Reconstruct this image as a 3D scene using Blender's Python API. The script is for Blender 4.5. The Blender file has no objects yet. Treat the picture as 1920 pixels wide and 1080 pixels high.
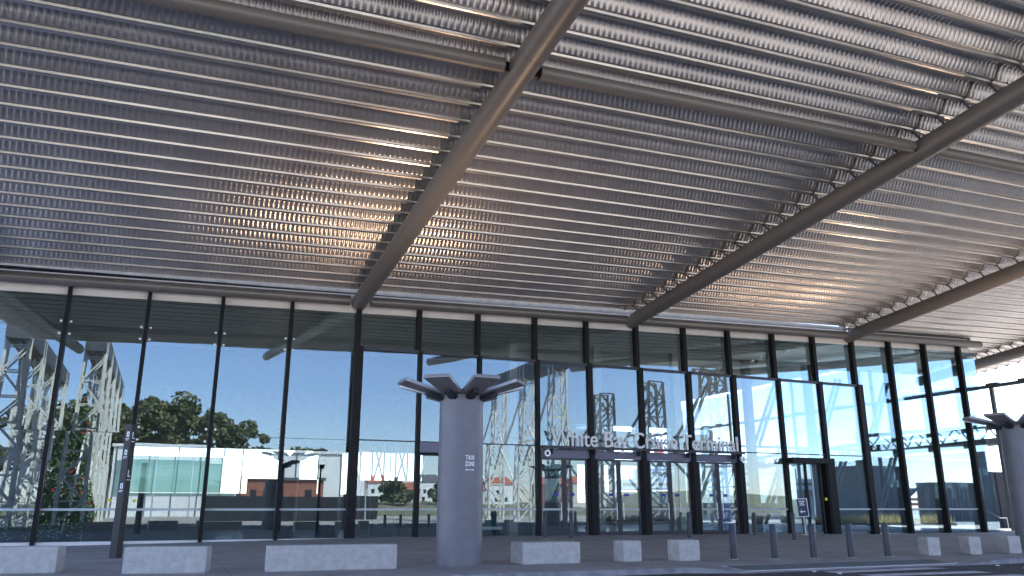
import bpy, math, random
import numpy as np
from mathutils import Vector, Matrix
random.seed(7); rng = np.random.default_rng(7)
S = bpy.context.scene; COL = S.collection
R = math.radians

# ------------------------------------------------------------------ helpers
class MB:
    def __init__(s): s.v = []; s.f = []
    def quad(s, a, b, c, d):
        n = len(s.v); s.v += [tuple(a), tuple(b), tuple(c), tuple(d)]; s.f.append((n, n+1, n+2, n+3)); return s
    def hexa(s, p):                                   # 4 bottom (ccw from above) + 4 top
        n = len(s.v); s.v += [tuple(q) for q in p]
        for f in ((3,2,1,0),(4,5,6,7),(0,1,5,4),(1,2,6,5),(2,3,7,6),(3,0,4,7)): s.f.append(tuple(n+i for i in f))
        return s
    def box(s, x0, x1, y0, y1, z0, z1):
        return s.hexa([(x0,y0,z0),(x1,y0,z0),(x1,y1,z0),(x0,y1,z0),(x0,y0,z1),(x1,y0,z1),(x1,y1,z1),(x0,y1,z1)])
    def bar(s, p, q, w, d=None, up=(0,0,1)):          # rectangular bar from p to q
        p = Vector(p); q = Vector(q); d = d or w; t = (q-p).normalized(); u = Vector(up)
        if abs(t.dot(u)) > .97: u = Vector((0,1,0))
        a = t.cross(u).normalized()*w/2; b = a.cross(t).normalized()*d/2
        return s.hexa([p-a-b,p+a-b,q+a-b,q-a-b,p-a+b,p+a+b,q+a+b,q-a+b])
    def tube(s, p, q, r, r2=None, n=16, caps=True):
        p = Vector(p); q = Vector(q); r2 = r if r2 is None else r2; t = (q-p).normalized()
        u = Vector((0,0,1)) if abs(t.z) < .95 else Vector((1,0,0))
        a = t.cross(u).normalized(); b = t.cross(a).normalized(); k = len(s.v)
        for P, rr in ((p, r), (q, r2)):
            for i in range(n):
                an = 2*math.pi*i/n; s.v.append(tuple(P + a*math.cos(an)*rr + b*math.sin(an)*rr))
        for i in range(n): j = (i+1) % n; s.f.append((k+i, k+j, k+n+j, k+n+i))
        if caps: s.f.append(tuple(k+i for i in range(n-1,-1,-1))); s.f.append(tuple(k+n+i for i in range(n)))
        return s
    def lathe(s, prof, cx=0, cy=0, n=40):
        k = len(s.v)
        for r, z in prof:
            for i in range(n): an = 2*math.pi*i/n; s.v.append((cx+r*math.cos(an), cy+r*math.sin(an), z))
        for m in range(len(prof)-1):
            for i in range(n): j = (i+1) % n; s.f.append((k+m*n+i, k+m*n+j, k+(m+1)*n+j, k+(m+1)*n+i))
        return s
    def build(s, name, mat, parent=None, smooth=False, bevel=0, seg=2):
        me = bpy.data.meshes.new(name); me.from_pydata(s.v, [], s.f); me.materials.append(mat); me.update()
        if smooth:
            me.polygons.foreach_set('use_smooth', [True]*len(me.polygons)); me.set_sharp_from_angle(angle=R(40))
        o = bpy.data.objects.new(name, me); COL.objects.link(o)
        if parent: o.parent = parent
        if bevel:
            m = o.modifiers.new('bevel', 'BEVEL'); m.width = bevel; m.segments = seg; m.limit_method = 'ANGLE'
        return o
def tag(o, label=None, cat=None, group=None, kind=None):
    for k, v in (('label', label), ('category', cat), ('group', group), ('kind', kind)):
        if v: o[k] = v
    return o
def empty(name, label, cat, loc=(0,0,0), rz=0, group=None):
    o = bpy.data.objects.new(name, None); COL.objects.link(o); o.location = loc; o.rotation_euler = (0,0,rz)
    return tag(o, label, cat, group)
def copy_tree(o, parent=None):
    c = o.copy(); COL.objects.link(c); c.parent = parent
    for ch in o.children: copy_tree(ch, c)
    return c
def grid_mesh(name, P, mat, parent=None, smooth=False):   # P: (n,m,3)
    n, m, _ = P.shape; me = bpy.data.meshes.new(name)
    idx = np.arange(n*m).reshape(n, m)
    q = np.stack([idx[:-1,:-1], idx[1:,:-1], idx[1:,1:], idx[:-1,1:]], -1).reshape(-1, 4).astype(np.int32)
    me.vertices.add(n*m); me.vertices.foreach_set('co', P.reshape(-1).astype(np.float32))
    me.loops.add(q.size); me.loops.foreach_set('vertex_index', q.reshape(-1))
    me.polygons.add(len(q)); me.polygons.foreach_set('loop_start', np.arange(0, q.size, 4, dtype=np.int32))
    me.polygons.foreach_set('loop_total', np.full(len(q), 4, np.int32))
    me.update(calc_edges=True); me.validate(); me.materials.append(mat)
    me.polygons.foreach_set('use_smooth', np.full(len(q), smooth))
    if smooth: me.set_sharp_from_angle(angle=R(28))
    o = bpy.data.objects.new(name, me); COL.objects.link(o)
    if parent: o.parent = parent
    return o

# ------------------------------------------------------------------ materials
def mat(name, col, rough=.6, metal=0., var=0., vscale=2., bump=0., bscale=30., col2=None, spec=.5, stretch=(1,1,1), rvar=0):
    m = bpy.data.materials.new(name); m.use_nodes = True; nt = m.node_tree; b = nt.nodes['Principled BSDF']
    b.inputs['Roughness'].default_value = rough; b.inputs['Metallic'].default_value = metal
    b.inputs['Specular IOR Level'].default_value = spec; b.inputs['Base Color'].default_value = (*col, 1)
    N = nt.nodes.new; L = nt.links.new
    if var or col2 or bump or rvar:
        tc = N('ShaderNodeTexCoord'); mp = N('ShaderNodeMapping'); mp.inputs['Scale'].default_value = stretch
        L(tc.outputs['Object'], mp.inputs['Vector'])
    if var or col2:
        nz = N('ShaderNodeTexNoise'); nz.inputs['Scale'].default_value = vscale; nz.inputs['Detail'].default_value = 8
        nz.inputs['Roughness'].default_value = .65; L(mp.outputs[0], nz.inputs['Vector'])
        cr = N('ShaderNodeValToRGB'); c2 = col2 or tuple(min(1, c*(1+var)) for c in col); c1 = col if col2 else tuple(c*(1-var) for c in col)
        cr.color_ramp.elements[0].position = .32; cr.color_ramp.elements[1].position = .68
        cr.color_ramp.elements[0].color = (*c1, 1); cr.color_ramp.elements[1].color = (*c2, 1)
        L(nz.outputs['Fac'], cr.inputs[0]); L(cr.outputs[0], b.inputs['Base Color'])
        if rvar:
            mr = N('ShaderNodeMapRange'); mr.inputs[3].default_value = rough-rvar; mr.inputs[4].default_value = rough+rvar
            L(nz.outputs['Fac'], mr.inputs[0]); L(mr.outputs[0], b.inputs['Roughness'])
    if bump:
        n2 = N('ShaderNodeTexNoise'); n2.inputs['Scale'].default_value = bscale; n2.inputs['Detail'].default_value = 4
        L(mp.outputs[0], n2.inputs['Vector']); bp = N('ShaderNodeBump'); bp.inputs['Strength'].default_value = bump; bp.inputs['Distance'].default_value = .02
        L(n2.outputs['Fac'], bp.inputs['Height']); L(bp.outputs[0], b.inputs['Normal'])
    return m
def glass_mat(name, refl, tint, wave=.0):
    m = bpy.data.materials.new(name); m.use_nodes = True; nt = m.node_tree; nt.nodes.clear(); N = nt.nodes.new; L = nt.links.new
    out = N('ShaderNodeOutputMaterial'); mix = N('ShaderNodeMixShader'); tr = N('ShaderNodeBsdfTransparent'); gl = N('ShaderNodeBsdfGlossy')
    tr.inputs[0].default_value = (*tint, 1); gl.inputs['Roughness'].default_value = 0.0; gl.inputs[0].default_value = (.78, .93, 1, 1)
    lw = N('ShaderNodeFresnel'); lw.inputs['IOR'].default_value = 1.5
    ma = N('ShaderNodeMath'); ma.operation = 'MULTIPLY_ADD'; ma.inputs[1].default_value = .6; ma.inputs[2].default_value = refl; ma.use_clamp = True
    L(lw.outputs[0], ma.inputs[0]); L(ma.outputs[0], mix.inputs[0]); L(tr.outputs[0], mix.inputs[1]); L(gl.outputs[0], mix.inputs[2]); L(mix.outputs[0], out.inputs[0])
    if wave:
        tc = N('ShaderNodeTexCoord'); mp = N('ShaderNodeMapping'); mp.inputs['Scale'].default_value = (.5, .5, .3); nz = N('ShaderNodeTexNoise'); nz.inputs['Scale'].default_value = 1.; nz.inputs['Detail'].default_value = 1
        bp = N('ShaderNodeBump'); bp.inputs['Strength'].default_value = 1; bp.inputs['Distance'].default_value = wave
        L(tc.outputs['Object'], mp.inputs[0]); L(mp.outputs[0], nz.inputs['Vector']); L(nz.outputs['Fac'], bp.inputs['Height']); L(bp.outputs[0], gl.inputs['Normal'])
    return m
def emis(name, col, st):
    m = bpy.data.materials.new(name); m.use_nodes = True; b = m.node_tree.nodes['Principled BSDF']
    b.inputs['Base Color'].default_value = (*col, 1); b.inputs['Emission Color'].default_value = (*col, 1); b.inputs['Emission Strength'].default_value = st
    return m
M = dict(
    deck=mat('galvanised_deck', (.60,.575,.55), .285, .80, var=.12, vscale=.4, rvar=.025, stretch=(1,.35,1)),
    flange=mat('galvanised_closure', (.17,.168,.165), .5, .6, var=.2, vscale=1),
    beam=mat('painted_steel_tube', (.205,.198,.192), .45, .2, col2=(.215,.192,.172), vscale=.6, bump=.05, bscale=6, stretch=(1,.25,1)),
    tie=mat('painted_tie_tube', (.21,.205,.205), .36, .35, var=.1, vscale=1),
    fascia=mat('fascia_board', (.78,.75,.71), .6, 0, var=.06, vscale=.5),
    black=mat('black_steel', (.007,.0065,.0075), .5, 0, var=.25, vscale=2, spec=.25),
    frame=mat('door_frame_metal', (.05,.05,.062), .45, .2, var=.1),
    bulk=mat('bulkhead_panel', (.12,.12,.17), .35, .3, var=.08),
    glass=glass_mat('facade_glass', .085, (.85,.90,.905), .0014),
    glassl=glass_mat('lower_facade_glass', .085, (.85,.90,.905), .003),
    glassr=glass_mat('rear_glass', .05, (.93,.95,.97)),
    glasst=glass_mat('tinted_glass', .05, (.20,.29,.28)),
    stripe=mat('frosted_stripe', (.55,.60,.60), .7),
    clip=mat('polished_steel', (.85,.85,.86), .3, .3),
    pave=mat('pavement_concrete', (.235,.22,.21), .8, 0, col2=(.355,.335,.32), vscale=.7, bump=.25, bscale=60),
    kerb=mat('kerb_concrete', (.34,.34,.35), .85, 0, col2=(.18,.18,.19), vscale=3.2, bump=.4, bscale=40),
    road=mat('asphalt', (.045,.044,.046), .8, 0, col2=(.065,.063,.064), vscale=2.5, bump=.5, bscale=120),
    ground=mat('ground_asphalt', (.25,.23,.205), .9, 0, col2=(.36,.325,.28), vscale=.08),
    paint=mat('road_paint', (.70,.70,.70), .7, 0, col2=(.45,.45,.45), vscale=4),
    block=mat('cast_concrete', (.38,.365,.345), .75, 0, col2=(.54,.52,.495), vscale=6, bump=.35, bscale=28),
    pillar=mat('pillar_paint', (.155,.15,.17), .45, .1, col2=(.195,.19,.21), vscale=1.6, bump=.05, bscale=8),
    petal=mat('petal_metal', (.40,.39,.40), .4, .5, var=.1, vscale=3),
    boll=mat('bollard_paint', (.034,.036,.046), .42, .1, var=.15, vscale=4),
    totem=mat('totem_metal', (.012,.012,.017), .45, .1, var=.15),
    white=mat('white_lettering', (.92,.92,.93), .5),
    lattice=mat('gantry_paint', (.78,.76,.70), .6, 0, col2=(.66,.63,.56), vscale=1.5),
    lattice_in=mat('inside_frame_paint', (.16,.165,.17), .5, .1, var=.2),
    darkbeam=mat('dark_grey_steel', (.085,.085,.09), .6, 0, var=.2),
    floor=mat('terrazzo_floor', (.28,.30,.30), .09, 0, var=.2, vscale=1),
    inwall=mat('inside_wall', (.13,.14,.145), .6, 0, var=.15),
    ceil=mat('inside_roof', (.15,.16,.16), .6, .2, var=.2),
    shed=mat('white_cladding', (.80,.80,.78), .7, 0, var=.03, vscale=.2),
    teal=mat('teal_cladding', (.18,.30,.30), .3, 0, col2=(.25,.36,.33), vscale=.25),
    brick=mat('red_brick', (.26,.095,.06), .9, 0, col2=(.34,.14,.09), vscale=3),
    roof=mat('grey_roof', (.10,.10,.10), .7, 0, var=.2), tiles=mat('red_roof_tiles', (.36,.10,.06), .8, 0, var=.3, vscale=2),
    win=mat('dark_window', (.03,.035,.04), .15), cream=mat('cream_render', (.62,.58,.50), .8, 0, var=.06),
    trunk=mat('bark', (.16,.12,.09), .9, 0, var=.3, vscale=3), leaf=mat('eucalypt_leaf', (.075,.095,.035), .7, 0, col2=(.17,.17,.075), vscale=.35),
    pine=mat('fir_needle', (.05,.11,.035), .7, 0, col2=(.09,.17,.05), vscale=2), red=mat('red_bauble', (.55,.03,.03), .35), bloom=mat('pink_flower', (.55,.06,.12), .6),
    gdot=mat('pale_green_leaf', (.45,.62,.28), .6), straw=mat('dry_grass', (.42,.33,.14), .85, 0, col2=(.55,.45,.22), vscale=3),
    soil=mat('soil', (.06,.045,.035), .9), cab=mat('cabinet_laminate', (.11,.10,.085), .5, 0, var=.1), sofa=mat('teal_fabric', (.06,.13,.16), .8),
    yellow=mat('yellow_sticker', (.85,.80,.02), .5), blue=mat('blue_sticker', (.02,.05,.35), .4), navy=mat('navy_sign', (.03,.04,.12), .4),
    hoard=mat('black_hoarding', (.012,.012,.015), .6, 0, var=.2), redp=mat('red_barrier', (.55,.06,.03), .5), bluep=mat('blue_post', (.03,.07,.28), .45),
    galv=mat('galvanised_pole', (.55,.55,.56), .5, .4), pale=mat('pale_ship_paint', (.75,.75,.77), .6), hill=mat('hill_scrub', (.10,.11,.05), .9, 0, col2=(.2,.17,.1), vscale=.05),
    lamp=emis('uplight_lens', (1., .68, .44), 190.), orange=mat('orange_plastic', (.6,.17,.03), .5),
)

# ------------------------------------------------------------------ camera
cam = bpy.data.cameras.new('camera'); co = bpy.data.objects.new('camera', cam); COL.objects.link(co); S.camera = co
cam.sensor_width = 36; cam.lens = 1500/1920*36; cam.clip_end = 3000; cam.clip_start = .1
YAW, PIT, H = R(23.1), R(15.4), 1.4
co.location = (0,0,H); co.rotation_euler = (math.pi/2+PIT, 0, -YAW)
_F = np.array([math.sin(YAW)*math.cos(PIT), math.cos(YAW)*math.cos(PIT), math.sin(PIT)]); _R = np.array([math.cos(YAW), -math.sin(YAW), 0]); _U = np.cross(_R, _F)

# ------------------------------------------------------------------ light
SUN_EL, SUN_AZ = R(50), R(42)          # azimuth from +Y (behind the terminal) towards +X
W = bpy.data.worlds.new('World'); S.world = W; W.use_nodes = True; nt = W.node_tree
sky = nt.nodes.new('ShaderNodeTexSky'); sky.sky_type = 'NISHITA'; sky.sun_disc = False; sky.sun_elevation = SUN_EL; sky.sun_rotation = SUN_AZ
sky.air_density = 1.0; sky.dust_density = .3; sky.ozone_density = 4.0
mx = nt.nodes.new('ShaderNodeMix'); mx.data_type = 'RGBA'; mx.blend_type = 'MULTIPLY'; mx.inputs[0].default_value = 1; mx.inputs[7].default_value = (1.05,.96,1.06,1)
nt.links.new(sky.outputs[0], mx.inputs[6]); nt.links.new(mx.outputs[2], nt.nodes['Background'].inputs[0]); nt.nodes['Background'].inputs[1].default_value = .11
sl = bpy.data.lights.new('sun', 'SUN'); sl.energy = 4.0; sl.angle = R(.5); sl.color = (1, .95, .87); so = bpy.data.objects.new('sun', sl); COL.objects.link(so)
sd = Vector((math.sin(SUN_AZ)*math.cos(SUN_EL), math.cos(SUN_AZ)*math.cos(SUN_EL), math.sin(SUN_EL)))
so.rotation_euler = sd.to_track_quat('Z', 'Y').to_euler(); so.location = sd*200
S.view_settings.view_transform = 'Standard'; S.view_settings.look = 'None'; S.view_settings.exposure = 2.36; S.view_settings.gamma = 1
S.cycles.transparent_max_bounces = 32; S.cycles.max_bounces = 10; S.cycles.glossy_bounces = 6; S.cycles.diffuse_bounces = 4
S.cycles.caustics_reflective = True; S.cycles.sample_clamp_indirect = 8

# ------------------------------------------------------------------ ground
FX = [-40,-12,-4.66,5,10,25,35,45,52,70,90]; FZ = [-.3,-.24,-.14,-.02,.05,0,-.05,-.26,-.42,-.6,-.6]
EX = [-60,5.5,10.5,12.0,13.4,20.8,21.8,24,70,120]; EY = [17.6,17.5,17.38,17.4,16.75,16.7,16.62,16.75,17.5,18]
def zp(x, y):
    k = min(1, max(0, (y-22)/18)); k = k*k*(3-2*k); z = np.interp(x, FX, FZ)*k
    r = np.interp(x, [12.3,13.5,20.8,22.3], [0,1,1,0]); t = min(1, max(0, (18.7-y)/1.85))
    return z - .115*r*t
g = MB(); g.quad((-900,-900,-.17),(900,-900,-.17),(900,900,-.17),(-900,900,-.17)); tag(g.build('ground', M['ground']), kind='structure')
g = MB(); g.quad((-120,-6,-.13),(160,-6,-.13),(160,19,-.13),(-120,19,-.13)); tag(g.build('road', M['road']), kind='structure')
xs = np.unique(np.concatenate([np.linspace(-40,90,66), np.linspace(11,23,49)])); ts = np.concatenate([np.linspace(0,.12,12), np.linspace(.16,1,20)])
P = np.zeros((len(xs), len(ts)+1, 3))
for i, x in enumerate(xs):
    ye = np.interp(x, EX, EY)
    for j, t in enumerate(ts):
        y = ye+.16 + t*(40.3-ye); P[i,j+1] = (x, y, zp(x, y))
    P[i,0] = (x, P[i,1,1], -.16)
tag(grid_mesh('pavement', P, M['pave'], smooth=False), kind='structure')
# kerb: runs along the pavement edge
K = np.zeros((len(xs), 5, 3))
for i, x in enumerate(xs):
    ye = np.interp(x, EX, EY); z = zp(x, ye+.16)+.004
    K[i] = [(x, ye-.02, -.16), (x, ye-.01, z-.035), (x, ye+.03, z), (x, ye+.17, z), (x, ye+.17, z-.05)]
tag(grid_mesh('kerb', K, M['kerb']), kind='structure')
mk = MB()
for q in (((15.48,16.46),(15.45,15.94),(19.38,16.02),(19.09,16.5)),((15.54,15.36),(15.53,14.86),(19.12,14.57),(19.13,15.12)),((15.5,14.2),(15.5,13.7),(19.1,13.45),(19.1,13.95)),((15.5,13.1),(15.5,12.6),(19.1,12.35),(19.1,12.85))):
    mk.quad(*[(x,y,-.126) for x,y in q])
tag(mk.build('road_markings', M['paint']), kind='structure')
# pavement joints as thin dark grey saw-cut strips
jt = MB()
for x in (-3.2, 1.6, 6.4, 11.2, 16, 20.8, 25.6, 30.4):
    ys = np.linspace(19.2 if 12 < x < 23 else 18.2, 39, 14)
    for a, b in zip(ys[:-1], ys[1:]): jt.quad((x,a,zp(x,a)+.004),(x+.012,a,zp(x,a)+.004),(x+.012,b,zp(x,b)+.004),(x,b,zp(x,b)+.004))
for y in (23.5, 28.5, 33.5):
    xx = np.linspace(-12, 52, 40)
    for a, b in zip(xx[:-1], xx[1:]): jt.quad((a,y,zp(a,y)+.004),(b,y,zp(b,y)+.004),(b,y+.012,zp(b,y)+.004),(a,y+.012,zp(a,y)+.004))
tag(jt.build('pavement_joints', mat('joint_dark_grey', (.07,.07,.07), .9)), kind='structure')
# drain grate
dg = empty('drain_grate', 'long slotted steel drain grate set in the pavement ramp', 'drain grate', (13.2,16.2,0))
fr = MB(); br = MB(); x0, x1, y0, y1 = 13.6, 20.9, 17.02, 17.95
for a in np.linspace(x0, x1, 38)[:-1]:
    b = a+(x1-x0)/37
    for yy in (y0, y1): fr.hexa([(a-13.2,yy-16.2-.03,zp(a,yy)-.02),(b-13.2,yy-16.2-.03,zp(b,yy)-.02),(b-13.2,yy-16.2+.03,zp(b,yy)-.02),(a-13.2,yy-16.2+.03,zp(a,yy)-.02),(a-13.2,yy-16.2-.03,zp(a,yy)+.016),(b-13.2,yy-16.2-.03,zp(b,yy)+.016),(b-13.2,yy-16.2+.03,zp(b,yy)+.016),(a-13.2,yy-16.2+.03,zp(a,yy)+.016)])
pit = MB()
for a in (x0-.06, x1): fr.hexa([(a-13.2,y0-16.2-.03,zp(a,y0)-.02),(a-13.14,y0-16.2-.03,zp(a,y0)-.02),(a-13.14,y1-16.2+.03,zp(a,y1)-.02),(a-13.2,y1-16.2+.03,zp(a,y1)-.02),(a-13.2,y0-16.2-.03,zp(a,y0)+.016),(a-13.14,y0-16.2-.03,zp(a,y0)+.016),(a-13.14,y1-16.2+.03,zp(a,y1)+.016),(a-13.2,y1-16.2+.03,zp(a,y1)+.016)])
for a in np.linspace(x0, x1, 112):
    br.bar((a-13.2, y0-16.2, zp(a,y0)+.014), (a-13.2+.12, y1-16.2, zp(a,y1)+.014), .02, .012)
pp = np.linspace(x0, x1, 20)
for a, b in zip(pp[:-1], pp[1:]): pit.quad((a-13.2,y0-16.2,zp(a,y0)+.007),(b-13.2,y0-16.2,zp(b,y0)+.007),(b-13.2,y1-16.2,zp(b,y1)+.007),(a-13.2,y1-16.2,zp(a,y1)+.007))
fr.build('frame', M['galv'], dg); br.build('slotted_bars', M['tie'], dg); pit.build('channel', M['hoard'], dg)
for i, (x, y) in enumerate(((15.25,16.5),(15.35,15.75),(21.49,16.2),(21.34,15.3))):
    s = MB(); s.lathe([(.0,.022),(.03,.02),(.05,.008),(.055,0)], n=14); o = s.build('road_stud', M['white'], smooth=True); o.location = (x,y,-.128)
    tag(o, ('white road stud on the asphalt at the corner of the first zebra stripe','white road stud between the first two zebra stripes','white road stud on bare asphalt below the second small concrete cube from the right','white road stud on bare asphalt below the rightmost concrete cube')[i], 'road stud', 'studs on the road')

V = []; F = []
for i in range(60):
    x, y = rng.uniform(-6,26), rng.uniform(18.9,33); z = zp(x,y)+.012; a = rng.uniform(0,6.28); l = rng.uniform(.03,.06); n = len(V); dx, dy = math.cos(a)*l, math.sin(a)*l
    V += [(x-dx,y-dy,z),(x+dy*.4,y-dx*.4,z+.012),(x+dx,y+dy,z+.006),(x-dy*.4,y+dx*.4,z+.015)]; F.append((n,n+1,n+2,n+3))
me = bpy.data.meshes.new('fallen_leaves'); me.from_pydata(V,[],F); me.materials.append(M['trunk']); o = bpy.data.objects.new('fallen_leaves', me); COL.objects.link(o); tag(o, 'scattered dry brown leaves lying on the pavement', 'leaves', kind='stuff')
# ------------------------------------------------------------------ canopy
def zb(x, y): return 11.38 + .029055*x - .10319*(y-40)     # beam axis height
canopy = empty('canopy', 'huge ribbed metal canopy roof on sloping steel tubes over the forecourt', 'canopy')
SEC = [(0,.065,0,0),(.02,0,0,0),(.085,0,0,0),(.098,.026,0,0),(.165,-.008,0,0),(.175,.06,0,0),
       (.27,.34,.2,-.3),(.36,.42,0,-1),(.70,.42,0,-1),(.735,.405,-.5,-.8),(.845,.24,-.85,-.53),(.948,.075,-.85,-.53),(.965,.052,0,0)]
PER = 1.045; Y0 = 22.06 - 20*PER
BEAMS = [-8.2, 8.45, 24.75, 41.75, 60.0]
def section(nper):
    A = []
    for k in range(nper):
        for u, w, nu, nw in SEC: A.append((Y0+k*PER+u, w, nu, nw))
    A.append((Y0+nper*PER, .065, 0, 0)); return np.array(A)
def deck(x0, x1, nper):
    A = section(nper); pit = .19
    fr_ = np.array([0,.18,.36,.5,.68,.86]); fv = np.array([0,-.09,0,1,1.09,1])*.013
    k = np.arange(int((x1-x0)/pit)+1); xx = (x0+(k[:,None]+fr_)*pit).ravel(); wv = np.tile(fv, len(k)); q = xx < x1
    xx = np.append(xx[q], x1); wv = np.append(wv[q], 0)[:,None]
    Xg, Yg = np.meshgrid(xx, A[:,0], indexing='ij'); Yd = Yg + wv*A[None,:,2]; Z = zb(Xg, Yg) + .6 + A[None,:,1] + wv*A[None,:,3]
    return grid_mesh('deck_panel', np.stack([Xg, Yd, Z], -1), M['deck'], canopy, smooth=True)
NP_ = 37
edges = [-11.5] + BEAMS + [66.3]
for a, b in zip(edges[:-1], edges[1:]): deck(a, b, NP_ if b < 55 else NP_+10)
def closure(x, nper):
    A = section(nper); m = MB(); x0, x1 = x-.025, x+.025
    for i in range(len(A)-1):
        (ya, wa, *_), (yb, wb, *_) = A[i], A[i+1]; d = .045
        za, zb_ = zb(x, ya)+.6+wa-.005, zb(x, yb)+.6+wb-.005
        m.hexa([(x0,ya,za-d),(x1,ya,za-d),(x1,yb,zb_-d),(x0,yb,zb_-d),(x0,ya,za),(x1,ya,za),(x1,yb,zb_),(x0,yb,zb_)])
    return m.build('end_closure', M['flange'], canopy)
for bx in BEAMS[2:]: closure(bx-.52, NP_ if bx < 55 else NP_+10); 
closure(66.2, NP_+10)
for bx in BEAMS:
    yend = 40.15 if bx < 55 else 50
    m = MB(); m.tube((bx,-.8,zb(bx,-.8)),(bx,yend,zb(bx,yend)),.41,n=40)
    m.lathe  # round end cap
    b = m.build('roof_beam', M['beam'], canopy, smooth=True)
    for yj in (6.5, 18.2, 30.5):
        w = MB(); d = Vector((0,1,-.10319)).normalized(); c = Vector((bx,yj,zb(bx,yj))); w.tube(c-d*.02, c+d*.02, .418, n=40); w.build('weld_ring', M['beam'], b, smooth=True)
for a, b in zip(BEAMS[:-1], BEAMS[1:]):
    for yy, zo in ((19.1, .02),):
        m = MB(); m.tube((a+.58,yy,zb(a+.58,yy)+zo),(b-.58,yy,zb(b-.58,yy)+zo),.215,n=28); t = m.build('tie_tube', M['beam'], canopy, smooth=True)
        for e, sgn in ((a+.58,-1),(b-.58,1)):
            p = MB(); z = zb(e,yy)+zo; p.box(min(e,e+sgn*.2),max(e,e+sgn*.2),yy-.02,yy+.02,z-.15,z+.15); p.build('end_plate', M['black'], t)
# small hanger plates between beams and deck ribs
for bx, y0_, y1_ in ((24.75,8,39.5),(41.75,14,39.5),(60,30,47)):
    k0 = int((y0_-Y0)/PER)+1
    while Y0+k0*PER < y1_:
        y = Y0+k0*PER+.11; z = zb(bx,y); m = MB()
        ol = [(-.54,.60),(-.17,.33),(.17,.33),(.49,.60),(.41,.60),(.15,.40),(-.15,.40),(-.46,.60)]
        for yo in (-.03,.03): m.v += [(bx+q,y+yo,z+w) for q,w in ol]
        m.f += [tuple(range(8)), tuple(range(15,7,-1))] + [(i,i+8,(i+1)%8+8,(i+1)%8) for i in range(8)]
        m.build('bracket', M['flange'], canopy); k0 += 1

# ------------------------------------------------------------------ terminal building: glass front
T = empty('terminal_building', 'glass fronted cruise terminal hall under the canopy', 'building')
MX = [-11.3,-7.96,-4.66,-1.38,1.86,5.11,8.45,11.66,14.96,18.35,21.6,24.94,28.3,31.6,35.1,38.46,41.85,45.2,48.55,52.05]
def ztop(x): return 11.21 + .029*x
def zg(x): return float(np.interp(x, FX, FZ))
m = MB()
for a, b in zip(BEAMS[:-1], BEAMS[1:]):
    x0, x1 = a+.55, min(b-.55, 54.2); m = MB(); m.tube((x0,39.62,ztop(x0)+.2),(x1,39.62,ztop(x1)+.2),.26,n=28); m.build('head_tube', M['tie'], T, smooth=True)
for i in range(len(MX)):                                                    # beige fascia boards with open joints
    x0 = MX[i]+.008; x1 = (MX[i+1] if i+1 < len(MX) else 53.4)-.008; m = MB()
    m.hexa([(x0,39.98,ztop(x0)-.36),(x1,39.98,ztop(x1)-.36),(x1,40.12,ztop(x1)-.36),(x0,40.12,ztop(x0)-.36),(x0,39.98,ztop(x0)+.62),(x1,39.98,ztop(x1)+.62),(x1,40.12,ztop(x1)+.62),(x0,40.12,ztop(x0)+.62)])
    m.build('fascia_board', M['fascia'], T)
LOW = lambda x: 8 < x < 41.0                                                # bays with the projecting lower screen
YL = 39.62
mull = {}
for x in MX:
    if x < 8 or x > 42:
        m = MB(); w = .085 if x < 8 else .10; dp = .30 if x < 8 else .42; m.box(x-w,x+w,40.02-dp,40.02,zg(x)-.05,ztop(x)+.02)
        mull[x] = m.build('mullion', M['black'], T)
    else:
        m = MB(); m.box(x-.12,x+.12,39.66,40.02,9.16,ztop(x)+.02); mull[x] = m.build('mullion', M['black'], T)
        wl = .21 if x in (8.45,41.85) else (.10 if x not in (21.6,24.94,28.3,31.6,38.46) else .14)
        m = MB(); m.box(x+.05-wl,x+.05+wl,YL-.16,YL+.2,zg(x)-.05,9.3); m.build('mullion', M['black'], T)
        if x in (21.6,24.94,28.3,31.6): m = MB(); m.box(x-.22,x+.34,YL-.12,YL+.35,zg(x)-.05,4.02); m.build('door_pier', M['black'], T)
m = MB(); m.box(38.25,39.0,YL-.12,YL+.5,-.2,4.4); m.build('door_pier', M['black'], T)
for x in MX[:6]:
    for zj in (4.65, 9.2):
        for sx in (-1, 1):
            for sz in (-.28, .28):
                m = MB(); m.tube((x+sx*.2,39.99,zj+sz),(x+sx*.2,39.93,zj+sz),.055,n=12); m.build('glass_clip', M['clip'], mull[x], smooth=True)
def pane(x0, x1, y, z0, z1a, z1b, mt, par=None, name='glass_pane'):
    cx, cz = (x0+x1)/2, (z0+(z1a+z1b)/2)/2; m = MB(); h = .01
    m.hexa([(x0-cx,-h,z0-cz),(x1-cx,-h,z0-cz),(x1-cx,h,z0-cz),(x0-cx,h,z0-cz),(x0-cx,-h,z1a-cz),(x1-cx,-h,z1b-cz),(x1-cx,h,z1b-cz),(x0-cx,h,z1a-cz)])
    o = m.build(name, mt, par or T); o.location = (cx,y,cz); o.rotation_euler = (R(random.uniform(-.09,.09)),0,R(random.uniform(-.2,.2))); return o
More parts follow.
